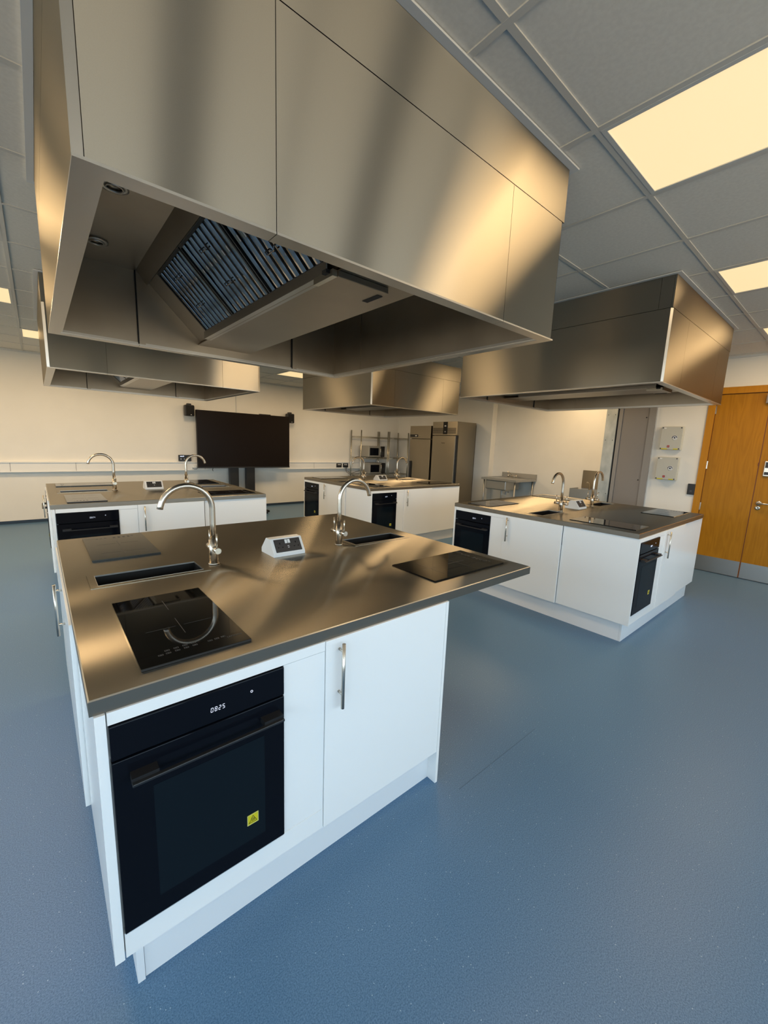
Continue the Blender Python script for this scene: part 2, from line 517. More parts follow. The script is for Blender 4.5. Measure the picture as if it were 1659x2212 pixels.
for x, y in cells:
    x1 = min(x + .600, 8.2); y1 = min(y + .6025, YB - .002)
    if (x, y) in vis and y + .6025 < YB:
        o = bpy.data.objects.new('ceiling_tile', full)
        COL.objects.link(o); o.location = (x, y, ZC + .002); o.parent = ceil
    elif (x, y) in vis:
        box('ceiling_tile', 'tile', (x + .01, x1, y + .01, y1, ZC + .002, ZC + .017), ceil)
    else:
        edge_rest.box(max(x + .01, XL), x1, y + .01, y1, ZC + .002, ZC + .017)
er = edge_rest.build('ceiling_tile', 'tile', ceil); er['kind'] = 'stuff'

LT = {(1.73, -.8025): 'large lit square ceiling panel at the top right corner, nearest the camera',
      (3.56, -.8025): 'lit ceiling panel at the right edge above the right-hand hood corner',
      (5.39, -.8025): 'small sliver of lit ceiling panel at the right edge above the wooden doors',
      (-.71, 2.26): 'lit ceiling panel cut by the left edge beside the nearest hood',
      (-.71, 4.0975): 'second lit ceiling panel down the left edge',
      (-.10, 5.935): 'smallest lit ceiling panel near the far left wall top behind the left hood',
      (3.56, 5.935): 'lit ceiling panel seen between the two far hoods',
      (-2.54, 4.0975): 'lit ceiling panel near the left wall, level with the far left hood',
      (-1.93, 5.935): 'lit ceiling panel in the far left corner of the room',
      (1.73, 5.935): 'lit ceiling panel in front of the display screen, behind the far left hood',
      (5.39, 5.935): 'lit ceiling panel over the wire racks, behind the smallest hood',
      (1.73, 2.26): 'lit ceiling panel in the middle of the room, between the nearest and far left hoods',
      (3.56, 2.26): 'lit ceiling panel between the smallest and right-hand hoods, at their left ends',
      (5.39, 2.26): 'lit ceiling panel between the smallest and right-hand hoods, at their right ends',
      (7.22, 2.26): 'lit ceiling panel before the alcove wall, behind the right-hand hood'}
lp = None
for i, (x, y) in enumerate(lights):
    lab = LT.get((x, y), None)
    if lab is None:
        lab = 'lit square ceiling panel hidden from view by the hoods or outside the frame'
    if lp is None:
        t = thing('ceiling_light', lab, 'light', (x, y, ZC - .004), group='ceiling light panels')
        f = MB().box(.012, .598, .012, .030, 0, .012).box(.012, .598, .5825, .6005, 0, .012).box(.012, .030, .03, .5825, 0, .012).box(.580, .598, .03, .5825, 0, .012)
        f.build('frame', 'lightframe', t)
        box('diffuser', 'diffuser', (.030, .580, .030, .5825, .004, .012), t)
        lp = t
    else:
        t = dup(lp, lab, (x, y, ZC - .004))
    al = bpy.data.lights.new('panel_lamp', 'AREA')
    al.shape = 'RECTANGLE'; al.size = .55; al.size_y = .55
    al.energy = LAMP_W; al.color = LAMP_COL
    ao = bpy.data.objects.new('panel_lamp', al)
    COL.objects.link(ao)
    ao.parent = t
    ao.location = (.305, .306, -.004)

# ------------------------------------------------------------------ doors on the right wall
d1 = struct(thing('door_1', 'x', 'x')); del d1['label']; del d1['category']
X = XR
fr = MB().box(X - .02, X + .12, .310, .385, 0, 2.405).box(X - .02, X + .12, -1.24, -1.165, 0, 2.405).box(X - .02, X + .12, -1.165, .310, 2.325, 2.405)
fr.build('door_frame', 'wood_fr', d1)
lf1 = box('door_leaf', 'wood', (X + .005, X + .05, -.203, .303, .006, 2.318), d1)
lf2 = box('door_leaf', 'wood', (X + .005, X + .05, -1.160, -.211, .006, 2.318), d1)
box('leaf_lipping', 'lip', (X + .004, X + .05, -.2105, -.2035, .006, 2.318), d1)
box('leaf_lipping', 'lip', (X + .012, X + .05, .303, .310, .006, 2.325), d1)
box('leaf_lipping', 'lip', (X + .012, X + .05, -1.16, .303, 2.318, 2.325), d1)
box('kick_plate', 'kick', (X + .002, X + .005, -.200, .300, .008, .212), lf1)
box('kick_plate', 'kick', (X + .002, X + .005, -1.150, -.214, .008, .212), lf2)
for z in (2.13, 1.42, .87):
    box('hinge', 'tap', (X - .006, X + .008, .296, .316, z - .05, z + .05), lf1)
box('flush_bolt', 'lip', (X - .001, X + .006, -.210, -.198, 1.44, 1.48), lf1)
h = MB().tube([(X + .005, -.272, .985), (X - .045, -.272, .985), (X - .052, -.285, .985), (X - .052, -.41, .985)], .010)
h.ring((X + .005, -.272, .985), 0.001, .027, -.008, 0, axis='x')
h.build('door_handle', 'tap', lf2)
MB().ring((X + .005, -.268, .925), .001, .026, -.008, 0, axis='x').build('lock_escutcheon', 'tap', lf2)
kp = MB().box(X - .018, X + .005, -.345, -.258, 1.315, 1.505, bev=.008)
k = kp.build('keypad_lock', 'tap', lf2)
MB().box(X - .024, X - .018, -.333, -.270, 1.42, 1.49).box(X - .024, X - .018, -.333, -.270, 1.335, 1.37).build('keypad_buttons', 'black', lf2)
box('door_closer', 'grey_paint', (X - .045, X + .005, -.42, -.172, 2.19, 2.30), lf2)

# riser cupboard door and galvanised column
d2 = struct(thing('door_2', 'x', 'x')); del d2['label']; del d2['category']
fr = MB().box(X - .035, X + .1, .968, 1.052, 0, 2.46).box(X - .035, X + .1, 1.402, 1.452, 0, 2.46).box(X - .035, X + .1, 1.052, 1.402, 2.40, 2.46)
fr.build('door_frame', 'grey_frame', d2)
lf = box('door_leaf', 'grey_paint', (X - .022, X + .03, 1.056, 1.398, .01, 2.395), d2)
for z in (1.15, 2.05):
    MB().ring((X - .022, 1.085, z), .001, .009, -.004, 0, 12, 'x').build('budget_lock', 'black', lf)
struct(box('trim_5', 'dark_gap', (X - .01, X + .1, 1.452, 1.472, 0, 2.46)))
c_ = thing('steel_column', 'galvanised steel column covering at the left of the grey riser cupboard', 'column', (X, 1.47, 0))
box('cladding', 'galv', (-.045, .10, .003, .160, 0, 2.46), c_)
for z in (.9, 1.72, 2.1):
    for yy in (.03, .13):
        MB().ring((-.045, yy, z), .001, .006, -.003, 0, 8, 'x').build('screw', 'black', c_)
struct(box('trim_6', 'trimw', (X - .012, X + .0, .955, .968, 0, 2.46)))

# ------------------------------------------------------------------ hood (canopy)
def make_hood():
    t = thing('extraction_hood', 'x', 'hood', (0, 0, 2.05), group='stainless extraction hoods over the islands')
    W, D, H, TH = HW, HD, .718, .012
    z0, z1 = .002, .500
    # front and back faces: three panels each
    for y0, y1 in ((0, TH), (D - TH, D)):
        for a, b in ((.020, .4135), (.4155, 1.4125), (1.4145, W - .020)):
            box('side_panel', 'hood', (a, b, y0, y1, z0, z1), t)
        for a, b in ((0, W),):
            box('closure_band', 'hood', (a + .001, b - .001, y0, y1, z1 + .003, H), t)
    # end panels with their folded returns
    for x0, x1, rx0, rx1 in ((0, TH, .0, .0185), (W - TH, W, W - .0185, W)):
        ep = MB().box(x0, x1, TH + .0005, D - TH - .0005, z0, z1).build('hood_end_panel', 'hood', t)
        xo, xi = (0, .0185) if x0 == 0 else (W, W - .0185)     # folded corner, a flat facet across the edge
        MB().prism([(xi, 0), (xo, TH), (xi, TH)], 'z', z0, z1).build('corner_return', 'rim', ep)
        MB().prism([(xi, D), (xo, D - TH), (xi, D - TH)], 'z', z0, z1).build('corner_return', 'rim', ep)
        box('closure_band', 'hood', (x0, x1, TH + .001, .090, z1 + .003, H), t)
        box('closure_band', 'hood', (x0, x1, .092, D - TH - .001, z1 + .003, H), t)
    box('seam_backing', 'hood_in', (TH, W - TH, TH, TH + .004, .03, H - .002), t)
    box('seam_backing', 'hood_in', (TH, W - TH, D - TH - .004, D - TH, .03, H - .002), t)
    box('seam_backing', 'hood_in', (TH, TH + .004, TH + .004, D - TH - .004, .03, H - .002), t)
    box('seam_backing', 'hood_in', (W - TH - .004, W - TH, TH + .004, D - TH - .004, .03, H - .002), t)
    # bottom rim channels
    R = .050
    box('rim_channel', 'rim', (0, R, 0, D, -.004, .002), t)
    box('rim_channel', 'rim', (W - R, W, 0, D, -.004, .002), t)
    for a, b in ((R, .414), (.416, 1.413), (1.415, W - R)):
        box('rim_channel', 'rim', (a, b, 0, R, -.004, .002), t)
        box('rim_channel', 'rim', (a, b, D - R, D, -.004, .002), t)
    # inner lining
    ZI = .405
    q = .046
    box('inner_lining', 'hood_in', (q, q + .004, q, D - q, .002, ZI), t)
    box('inner_lining', 'hood_in', (W - q - .004, W - q, q, D - q, .002, ZI), t)
    box('inner_lining', 'hood_in', (q + .004, W - q - .004, q, q + .004, .002, ZI), t)
    box('inner_lining', 'hood_in', (q + .004, W - q - .004, D - q - .004, D - q, .002, ZI), t)
    box('inner_ceiling', 'hood_in', (q + .004, W - q - .004, q + .004, D - q - .004, ZI, ZI + .006), t)
    for x in (.414, 1.40):
        for y0, y1 in ((D - q - .018, D - q - .004), (q + .004, q + .018)):
            o = box('joint_strip', 'hood_in', (x, x + .032, y0, y1, .006, ZI), t)
            box('joint_gap', 'dark_gap', (x - .006, x, y0 + .005, y1 - .001, .006, ZI), o)
    for x in (q + .004, W - q - .010):
        o = box('joint_strip', 'hood_in', (x, x + .006, D - q - .36, D - q - .33, .006, ZI), t)
    # bottom lip bead
    for y0, y1 in ((D - q - .012, D - q - .004), (q + .004, q + .012)):
        box('lip_bead', 'rim', (q + .004, W - q - .004, y0, y1, .002, .014), t)
    for x0, x1 in ((q + .004, q + .012), (W - q - .012, W - q - .004)):
        box('lip_bead', 'rim', (x0, x1, q + .012, D - q - .012, .002, .014), t)
    # plenum: V body
    yA, yB = q + .005, D - q - .005
    pl = MB()
    fy0, fy1 = .28, 1.595
    for sgn in (1, -1):
        def P(x):
            return x if sgn == 1 else W - x
        # drop plate, proud of the slope
        pl.prism([(P(.414), .405), (P(.470), .341), (P(.492), .362), (P(.452), .405)], 'y', yA, yB)
        # blank ends and slope frame bars
        def slab(u0, u1, y0, y1, off0=0.0, off1=.02):
            # along the slope from the top edge to the trough; u in 0..1
            ax, az, bx, bz = .454, .381, .757, .078
            nx, nz = .7071, .7071
            pts = []
            for u, o in ((u0, off0), (u1, off0), (u1, off1), (u0, off1)):
                x = ax + (bx - ax) * u + nx * o; z = az + (bz - az) * u + nz * o
                pts.append((P(x), z))
            pl.prism(pts, 'y', y0, y1)
        slab(.0, 1.0, fy1, yB); slab(.0, 1.0, yA, fy0)
        slab(.0, .10, fy0, fy1); slab(.93, 1.0, fy0, fy1)
    pl.box(.743, 1.077, yA, yB, .058, .064)
    pl.build('plenum_body', 'hood_in', t)
    lipm = MB()
    for sgn in (1, -1):
        x0, x1 = (.722, .760) if sgn == 1 else (W - .760, W - .722)
        lipm.prism([(x0, .060), (x0 if sgn == 1 else x1, .100)] + ([(x0 + .006, .100), (x0 + .006, .066), (x1, .064), (x1, .057)] if sgn == 1 else [(x1 - .006, .100), (x1 - .006, .066), (x0, .064), (x0, .057)]), 'y', fy0 - .02, fy1 + .02) if sgn == 1 else None
    lipm.build('gutter', 'rim', t)
    # baffle filters on both slopes
    ax, az, bx, bz = .454, .381, .757, .078
    L = math.hypot(bx - ax, bz - az)
    N = 8
    fw = (fy1 - fy0) / 3
    bar = MB().prism([(0.0, .004), (.003, .0), (.015, -.003), (.029, .0), (.032, .004), (.016, .010)], 'x', 0, L * .80).mesh('baffle', 'mirror')  # local: x along slope, y across
    for sgn in (1, -1):
        ux, uz = (bx - ax) / L * sgn, (bz - az) / L
        for k in range(3):
            y0 = fy0 + k * fw
            e = bpy.data.objects.new('baffle_filter', None)
            # frame mesh in slope coordinates
            fm = MB().box(0, .012, .004, fw - .004, -.008, .014).box(L * .83 - .012, L * .83, .004, fw - .004, -.008, .014)
            fm.box(.012, L * .83 - .012, .004, .014, -.008, .014).box(.012, L * .83 - .012, fw - .014, fw - .004, -.008, .014)
            fm.box(.012, L * .83 - .012, .014, fw - .014, .010, .0135)
            f = bpy.data.objects.new('baffle_filter', fm.mesh('baffle_filter', 'black'))
            COL.objects.link(f); f.parent = t
            # basis: local x -> down the slope, local z -> behind the filter (up and inward), local y -> +-y
            lx = Vector((ux, 0, uz)); lz = Vector((-uz * sgn, 0, abs(ux)))
            ly = lz.cross(lx)
            sx0 = ax + (bx - ax) * .10; sz0 = az + (bz - az) * .10
            if sgn == -1:
                sx0 = W - sx0
            yy = y0 if ly.y > 0 else y0 + fw
            f.matrix_local = Matrix(((lx.x, ly.x, lz.x, sx0), (lx.y, ly.y, lz.y, yy), (lx.z, ly.z, lz.z, sz0), (0, 0, 0, 1)))
            for j in range(N):
                b = bpy.data.objects.new('baffle', bar); COL.objects.link(b); b.parent = f
                b.location = (.006, .018 + j * (fw - .068) / (N - 1), -.004)
            for hx in (.07, .22):
                hm = MB().tube([(hx, fw / 2 - .035, -.004), (hx, fw / 2 - .035, -.022), (hx + .012, fw / 2 - .028, -.026), (hx + .012, fw / 2 + .028, -.026), (hx, fw / 2 + .035, -.022), (hx, fw / 2 + .035, -.004)], .0025, 6)
                hm.build('filter_handle', 'mirror', f)
    # drip box, under the near end of the plenum
    g = MB().box(.735, .96, .20, .335, .036, .0575, bev=.002).build('drip_box', 'hood_in', t)
    box('drip_box_end', 'grease', (.715, .7345, .205, .33, .036, .0575), g)
    box('drip_slot', 'dark_gap', (.935, .9605, .235, .33, .034, .0358), g)
    box('drip_tab', 'dark_gap', (.700, .7145, .222, .25, .046, .058), g)
    # round ceiling fittings
    for x in (.207, W - .207):
        for y in (.345, .937, 1.528):
            r = MB().ring((x, y, ZI), .030, .048, -.008, 0, 28).ring((x, y, ZI), .026, .030, -.012, 0, 28).build('round_fitting', 'rim', t)
            MB().ring((x, y, ZI), .0005, .026, -.003, 0, 20).build('fitting_lens', 'hood_in', r)
    # angle trim where the hood meets the ceiling
    a = MB()
    zt0, zt1 = H - .002, H + .005
    a.box(-.03, W + .03, -.03, -.001, zt0, zt1).box(-.03, W + .03, D + .001, D + .03, zt0, zt1)
    a.box(-.03, -.001, -.001, D + .001, zt0, zt1).box(W + .001, W + .03, -.001, D + .001, zt0, zt1)
    a.build('ceiling_trim', 'trimw', t)
    return t

hood = make_hood()
hood.location = (HB[0][0], HB[0][1], 2.05)
hood['label'] = 'largest steel extraction hood, overhead nearest the camera, with baffle filters showing'
dup(hood, 'far left steel hood half hidden under the nearest hood, left of the display', (HB[1][0], HB[1][1], 2.05))
dup(hood, 'smallest steel hood in the middle distance, over the island by the fridges', (HB[2][0], HB[2][1], 2.05))
dup(hood, 'right-hand steel hood over the island beside the wooden doors', (HB[3][0], HB[3][1], 2.05))

# ------------------------------------------------------------------ islands
ISL = [(0.0, 0.0), (0.0, 3.30), (3.43, 3.30), (3.455, -.02)]
INAME = ['nearest island', 'far left island', 'island by the fridges', 'right-hand island']
WX, DY, ZT = 1.91, 1.838, 0.92

def worktop(holes, label, loc):
    xs = sorted(set([.003, WX - .003] + [h[i] for h in holes for i in (0, 1)]))
    ys = sorted(set([.003, DY - .003] + [h[i] for h in holes for i in (2, 3)]))
    m = MB()
    for i in range(len(xs) - 1):
        for j in range(len(ys) - 1):
            cx, cy = (xs[i] + xs[i + 1]) / 2, (ys[j] + ys[j + 1]) / 2
            if any(h[0] < cx < h[1] and h[2] < cy < h[3] for h in holes):
                continue
            for z in (.04, .0):
                m.quad((xs[i], ys[j], z), (xs[i + 1], ys[j], z), (xs[i + 1], ys[j + 1], z), (xs[i], ys[j + 1], z))
    e = .003
    ed = MB(); bd = MB()
    o0 = [(e, e), (WX - e, e), (WX - e, DY - e), (e, DY - e)]
    o1 = [(0, 0), (WX, 0), (WX, DY), (0, DY)]
    for k in range(4):
        k2 = (k + 1) % 4
        bd.quad((*o0[k], .04), (*o0[k2], .04), (*o1[k2], .037), (*o1[k], .037))
        ed.quad((*o1[k], .037), (*o1[k2], .037), (*o1[k2], 0), (*o1[k], 0))
        m.quad((*o1[k], 0), (*o1[k2], 0), (*o0[k2], 0), (*o0[k], 0))
    for h in holes:
        c = [(h[0], h[2]), (h[1], h[2]), (h[1], h[3]), (h[0], h[3])]
        for k in range(4):
            k2 = (k + 1) % 4
            m.quad((*c[k], .04), (*c[k2], .04), (*c[k2], 0), (*c[k], 0))
    o = m.build('worktop', 'top', None, loc)
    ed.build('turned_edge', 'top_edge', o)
    bd.build('edge_highlight', 'edge_glint', o)  # chamfer strip carrying the painted highlight
    return tag(o, label, 'worktop', 'brushed steel island worktops')

HOLES = [(.10, .51, .855, 1.008), (1.39, 1.80, .855, 1.008)]
WLAB = ['brushed steel worktop of the nearest island, reaching from the bottom left to the centre',
        'brushed steel worktop of the far left island in front of the display',
        'brushed steel worktop of the far middle island in front of the fridges',
        'brushed steel worktop of the right-hand island by the wooden doors']
for (x, y), lab in zip(ISL, WLAB):
    worktop(HOLES, lab, (x, y, ZT - .04))

# sinks
def make_sink():
    t = thing('inset_sink', 'x', 'sink', (0, 0, ZT), group='narrow inset sinks in the worktops')
    x0, x1, y0, y1 = .001, .409, .001, .152
    r = MB()
    r.box(-.024, .434, -.024, .002, -.0002, .0016).box(-.024, .434, .151, .176, -.0002, .0016).box(-.024, .002, .002, .151, -.0002, .0016).box(.408, .434, .002, .151, -.0002, .0016)
    r.build('rim', 'top', t)
    lip = MB().box(x0, x1, y0, y0 + .002, -.004, .0022).box(x0, x1, y1 - .002, y1, -.004, .0022).box(x0, x0 + .002, y0, y1, -.004, .0022).box(x1 - .002, x1, y0, y1, -.004, .0022)
    lip.build('bowl_edge', 'rim', t)
    b = MB().box(x0, x1, y0, y1, -.165, -.162).box(x0, x1, y0, y0 + .002, -.165, -.004).box(x0, x1, y1 - .002, y1, -.165, -.004).box(x0, x0 + .002, y0, y1, -.165, -.004).box(x1 - .002, x1, y0, y1, -.165, -.004)
    b.build('bowl', 'bowl', t)
    MB().ring((.33, .076, -.162), .001, .03, 0, .002, 20).build('waste', 'tap', t)
    return t
sk = make_sink()
first = True
for i, (x, y) in enumerate(ISL):
    for j, hx in enumerate((.10, 1.39)):
        lab = 'narrow steel inset sink on the %s, %s' % (INAME[i], ('left of its power pod', 'right of its power pod')[j])
        loc = (x + hx, y + .855, ZT)
        if first:
            sk.location = loc; sk['label'] = lab; first = False
        else:
            dup(sk, lab, loc)

# taps
def make_tap():
    t = thing('swan_neck_tap', 'x', 'tap', (0, 0, ZT), group='brushed nickel swan neck taps')
    MB().tube([(0, 0, 0), (0, 0, .006)], .026, 24).tube([(0, 0, .006), (0, 0, .125)], .0205, 24).build('body', 'tap', t)
    path = [(0, 0, .125), (0, 0, .20), (0, 0, .275)]
    cx, cz, r = -.112, .275, .112
    for k in range(1, 17):
        a = math.radians(168 * k / 16)
        path.append((cx + r * math.cos(a), 0, cz + r * math.sin(a)))
    lx, lz = path[-1][0], path[-1][2]
    a = math.radians(168)
    path.append((lx - math.sin(a) * .012, 0, lz + math.cos(a) * .012))
    sp = MB().tube(path, .0132, 16).build('spout', 'tap', t)
    for s in (-1, 1):
        MB().tube([(0, s * .0195, .078), (0, s * .070, .078)], .0145, 18).build('valve', 'tap', t)
        MB().tube([(0, s * .052, .090), (0, s * .054, .160)], .0045, 8).build('lever', 'tap', t)
    return t
tp = make_tap()
first = True
for i, (x, y) in enumerate(ISL):
    for j, (tx, rz) in enumerate(((.576, 0), (1.309, PI))):
        lab = 'swan neck tap on the %s, %s' % (INAME[i], ('arching left over the left sink', 'arching right over the right sink')[j])
        loc = (x + tx, y + .92, ZT + .0012)
        if first:
            tp.location = loc; tp['label'] = lab; first = False
        else:
            dup(tp, lab, loc, rz)

# power pods
def make_pod():
    t = thing('power_pod', 'x', 'socket', (0, 0, ZT), group='white desktop socket pods')
    pr = [(.0, 0), (.0, .016), (.052, .088), (.098, .088), (.155, .024), (.155, 0)]
    MB().prism(pr, 'x', 0, .183).build('housing', 'plastic_white', t)
    # faceplate on the front slope
    ang = math.atan2(.072, .052)
    f = MB().box(.017, .168, 0, .074, 0, .004, bev=.0015)
    fp = f.build('faceplate', 'grey_slate', t)
    fp.location = (0, .0045, .0215); fp.rotation_euler = (ang, 0, 0)
    for x in (.078, .0945):
        box('rocker_switch', 'plastic_white', (x, x + .013, .047, .069, .004, .0065), fp)
    hm = MB()
    for cx in (.047, .139):
        hm.box(cx - .003, cx + .003, .044, .054, .0041, .0045)
        hm.box(cx - .016, cx - .008, .024, .029, .0041, .0045).box(cx + .008, cx + .016, .024, .029, .0041, .0045)
    hm.build('pin_holes', 'black_matt', fp)
    MB().box(.088, .098, .030, .0335, .0041, .0046).box(.088, .098, .021, .0245, .0041, .0046).build('usb_port', 'mark_w', fp)
    sm = MB()
    for cx in (.028, .157):
        sm.ring((cx, .042, .004), .0004, .0018, 0, .0006, 10)
    sm.build('faceplate_screw', 'mark', fp)
    return t
pd = make_pod()
for i, (x, y) in enumerate(ISL):
    lab = 'white wedge socket pod with black twin faceplate on the %s' % INAME[i]
    loc = (x + .862, y + .86, ZT + .0005)
    if i == 0:
        pd.location = loc; pd['label'] = lab
    else:
        dup(pd, lab, loc)

# hobs
def make_hob(W_=.295, D_=.540):
    t = thing('induction_hob', 'x', 'hob', (0, 0, ZT), group='black glass induction hobs')
    g = MB().box(0, W_, 0, D_, 0, .0065).build('glass', 'glass_black', t)
    z0, z1 = .0066, .0069
    m = MB()
    m.box(W_ / 2 - .0008, W_ / 2 + .0008, .155, .285, z0, z1)
    m.box(.05, W_ / 2 - .012, .2195, .2205, z0, z1).box(W_ / 2 + .012, W_ - .05, .2195, .2205, z0, z1)
    m.box(W_ / 2 - .0008, W_ / 2 + .0008, .37, .47, z0, z1)
    m.box(.05, W_ / 2 - .012, .4195, .4205, z0, z1).box(W_ / 2 + .012, W_ - .05, .4195, .4205, z0, z1)
    m.build('zone_marking', 'mark', g)['kind'] = 'stuff'
    m = MB()
    def icon(x, y, w=.013, h=.008):
        m.box(x, x + w, y, y + .0012, z0, z1).box(x, x + w, y + h - .0012, y + h, z0, z1).box(x, x + .0012, y, y + h, z0, z1).box(x + w - .0012, x + w, y, y + h, z0, z1)
        m.box(x + .004, x + w - .004, y + h / 2 - .0008, y + h / 2 + .0008, z0, z1)
    for x, y in ((.050, .045), (.070, .064), (.070, .047), (.094, .066), (.094, .049), (.118, .068), (.118, .051), (.142, .070), (.142, .053), (.185, .054), (.205, .056), (.225, .058)):
        icon(x, y)
    m.build('touch_controls', 'mark', g)['kind'] = 'stuff'
    text_mesh('maker_lettering', 'LAMONA', .011, 'mark', g, Matrix.Translation((.262, .050, z0 + .0003)), .0001)
    box('trim_edge', 'black', (0, W_, -.0015, 0, 0, .0060), t)
    return t
hb = make_hob()
def portrait(x, y): return (x, y, 0)
layA = [((.119, .066), 0, 'front left corner'), ((.119 + .292, 1.790), PI, 'back left corner'), ((1.830, .113), PI / 2, 'front right corner')]
layB = [((.119, .066), 0, 'front left corner'), ((1.830, .113), PI / 2, 'front right corner'), ((1.80, 1.775), PI, 'back right corner'), ((.085, 1.725), -PI / 2, 'back left corner')]
first = True
for i, (x, y) in enumerate(ISL):
    for (hx, hy), rz, corner in (layA if i == 0 else layB):
        lab = 'black glass induction hob at the %s of the %s' % (corner, INAME[i])
        loc = (x + hx, y + hy, ZT + .0005)
        if first:
            hb.location = loc; hb['label'] = lab; first = False
        else:
            dup(hb, lab, loc, rz)

# oven cabinet, local frame: front faces -y, left end at x = 0
def make_oven_cabinet(side):
    t = thing('oven_cabinet', 'x', 'cabinet', (0, 0, 0), group='white oven housings')
    box('side_panel', 'white', (.008, .030, -.008, side, .163, .879), t)
    box('top_rail', 'white', (.033, .636, -.005, .013, .846, .879), t)
    box('bottom_rail', 'white', (.033, .636, -.005, .013, .163, .241), t)
    box('filler_panel', 'white', (.4865, .636, -.004, .013, .2415, .8445), t)
    c = MB().box(.0305, .046, .014, .58, .163, .87).box(.4865, .502, .014, .58, .163, .87).box(.62, .635, .014, .58, .163, .87)
    c.box(.046, .4865, .014, .58, .225, .240).box(.046, .62, .565, .58, .163, .87)
    c.build('carcass', 'carcass', t)
    return t

def seg_digit(m, x, z, ch, w=.0065, h=.013, y0=-.0012, y1=-.0004):
    on = {'0': 'abcdef', '8': 'abcdefg', '2': 'abged', '5': 'afgcd', '4': 'fgbc'}[ch]
    q = .0011
    sl = lambda zz: (zz - z) * .12
    S_ = {'a': (x + .001, x + w - .001, z + h - q, z + h), 'g': (x + .001, x + w - .001, z + h / 2 - q / 2, z + h / 2 + q / 2), 'd': (x + .001, x + w - .001, z, z + q),
          'f': (x, x + q, z + h / 2 + .0005, z + h - .0005), 'b': (x + w - q, x + w, z + h / 2 + .0005, z + h - .0005),
          'e': (x, x + q, z + .0005, z + h / 2 - .0005), 'c': (x + w - q, x + w, z + .0005, z + h / 2 - .0005)}
    for s in on:
        a, b, c, d = S_[s]
        o = sl((c + d) / 2)
        m.box(a + o, b + o, y0, y1, c, d)

def clock_mesh(txt):
    m = MB()
    for k, ch in enumerate(txt):
        seg_digit(m, .2315 + k * .0105, .060, ch)
    return m.mesh('clock_digits', 'led')

def make_oven():
    t = thing('built_in_oven', 'x', 'oven', (0, 0, 0), group='black built-in ovens')
    # local x 0 .. .452, z 0 .. .603
    cp = box('control_panel', 'oven_black', (.001, .451, -.012, .02, .511, .602), t, bev=.002)
    cd = bpy.data.objects.new('clock_digits', clock_mesh('0825')); COL.objects.link(cd); cd.parent = cp
    cd.location = (0, -.0118, .483)
    MB().ring((.348, -.012, .562), .0026, .0038, -.0008, 0, 18, 'y').build('power_symbol', 'led', cp)
    dr = box('oven_door', 'oven_black', (.001, .451, -.012, .02, .003, .505), t, bev=.002)
    box('door_window', 'oven_window', (.085, .385, -.0127, -.012, .06, .40), dr)
    hm = MB().box(.036, .434, -.052, -.040, .449, .457, bev=.002).box(.036, .096, -.042, -.012, .449, .466).box(.374, .434, -.042, -.012, .449, .466)
    hm.build('handle', 'black', dr)
    st = box('warning_sticker', 'yellow', (.327, .362, -.0136, -.0128, .116, .151), dr)
    b = MB()
    x0, x1, z0, z1, y0, y1 = .327, .362, .116, .151, -.0140, -.0136
    b.box(x0, x1, y0, y1, z0, z0 + .0018).box(x0, x1, y0, y1, z1 - .0018, z1).box(x0, x0 + .0018, y0, y1, z0 + .0018, z1 - .0018).box(x1 - .0018, x1, y0, y1, z0 + .0018, z1 - .0018)
    b.build('sticker_border', 'yellow_lt', st)
    p = MB()
    cx = .3445
    A, B_, C_ = Vector((cx, 0, .1455)), Vector((cx - .0125, 0, .1225)), Vector((cx + .0125, 0, .1225))
    for u, v in ((A, B_), (B_, C_), (C_, A)):
        p.tube([(u.x, -.0142, u.z), (v.x, -.0142, v.z)], .0007, 6)
    for dx in (-.004, 0, .004):
        p.tube([(cx + dx, -.0142, .1265), (cx + dx + .0015, -.0142, .1315), (cx + dx - .0005, -.0142, .1375)], .0009, 6)
    p.build('hot_surface_symbol', 'yellow_dk', st)
    box('vent_trim', 'kick', (.002, .450, -.008, .01, -.002, .003), t)
    box('oven_body', 'dark_gap', (.014, .452, .021, .54, .006, .598), t)
    return t

def make_base_cabinet():
    t = thing('base_cabinet', 'x', 'cabinet', (0, 0, 0), group='white base cabinets with bar handles')
    d = box('door', 'white', (.0, .5965, -.018, .0, .163, .879), t, bev=.0008)
    hm = MB().tube([(.053, -.044, .628), (.053, -.044, .866)], .0062, 12)
    hm.tube([(.053, -.044, .680), (.053, -.018, .680)], .005, 10).tube([(.053, -.044, .838), (.053, -.018, .838)], .005, 10)
    hm.build('bar_handle', 'tap', d)
    c = MB().box(.002, .018, .001, .58, .163, .70).box(.578, .594, .001, .58, .163, .70).box(.018, .578, .001, .58, .163, .179).box(.018, .578, .565, .58, .179, .70)
    c.build('carcass', 'carcass', t)
    return t

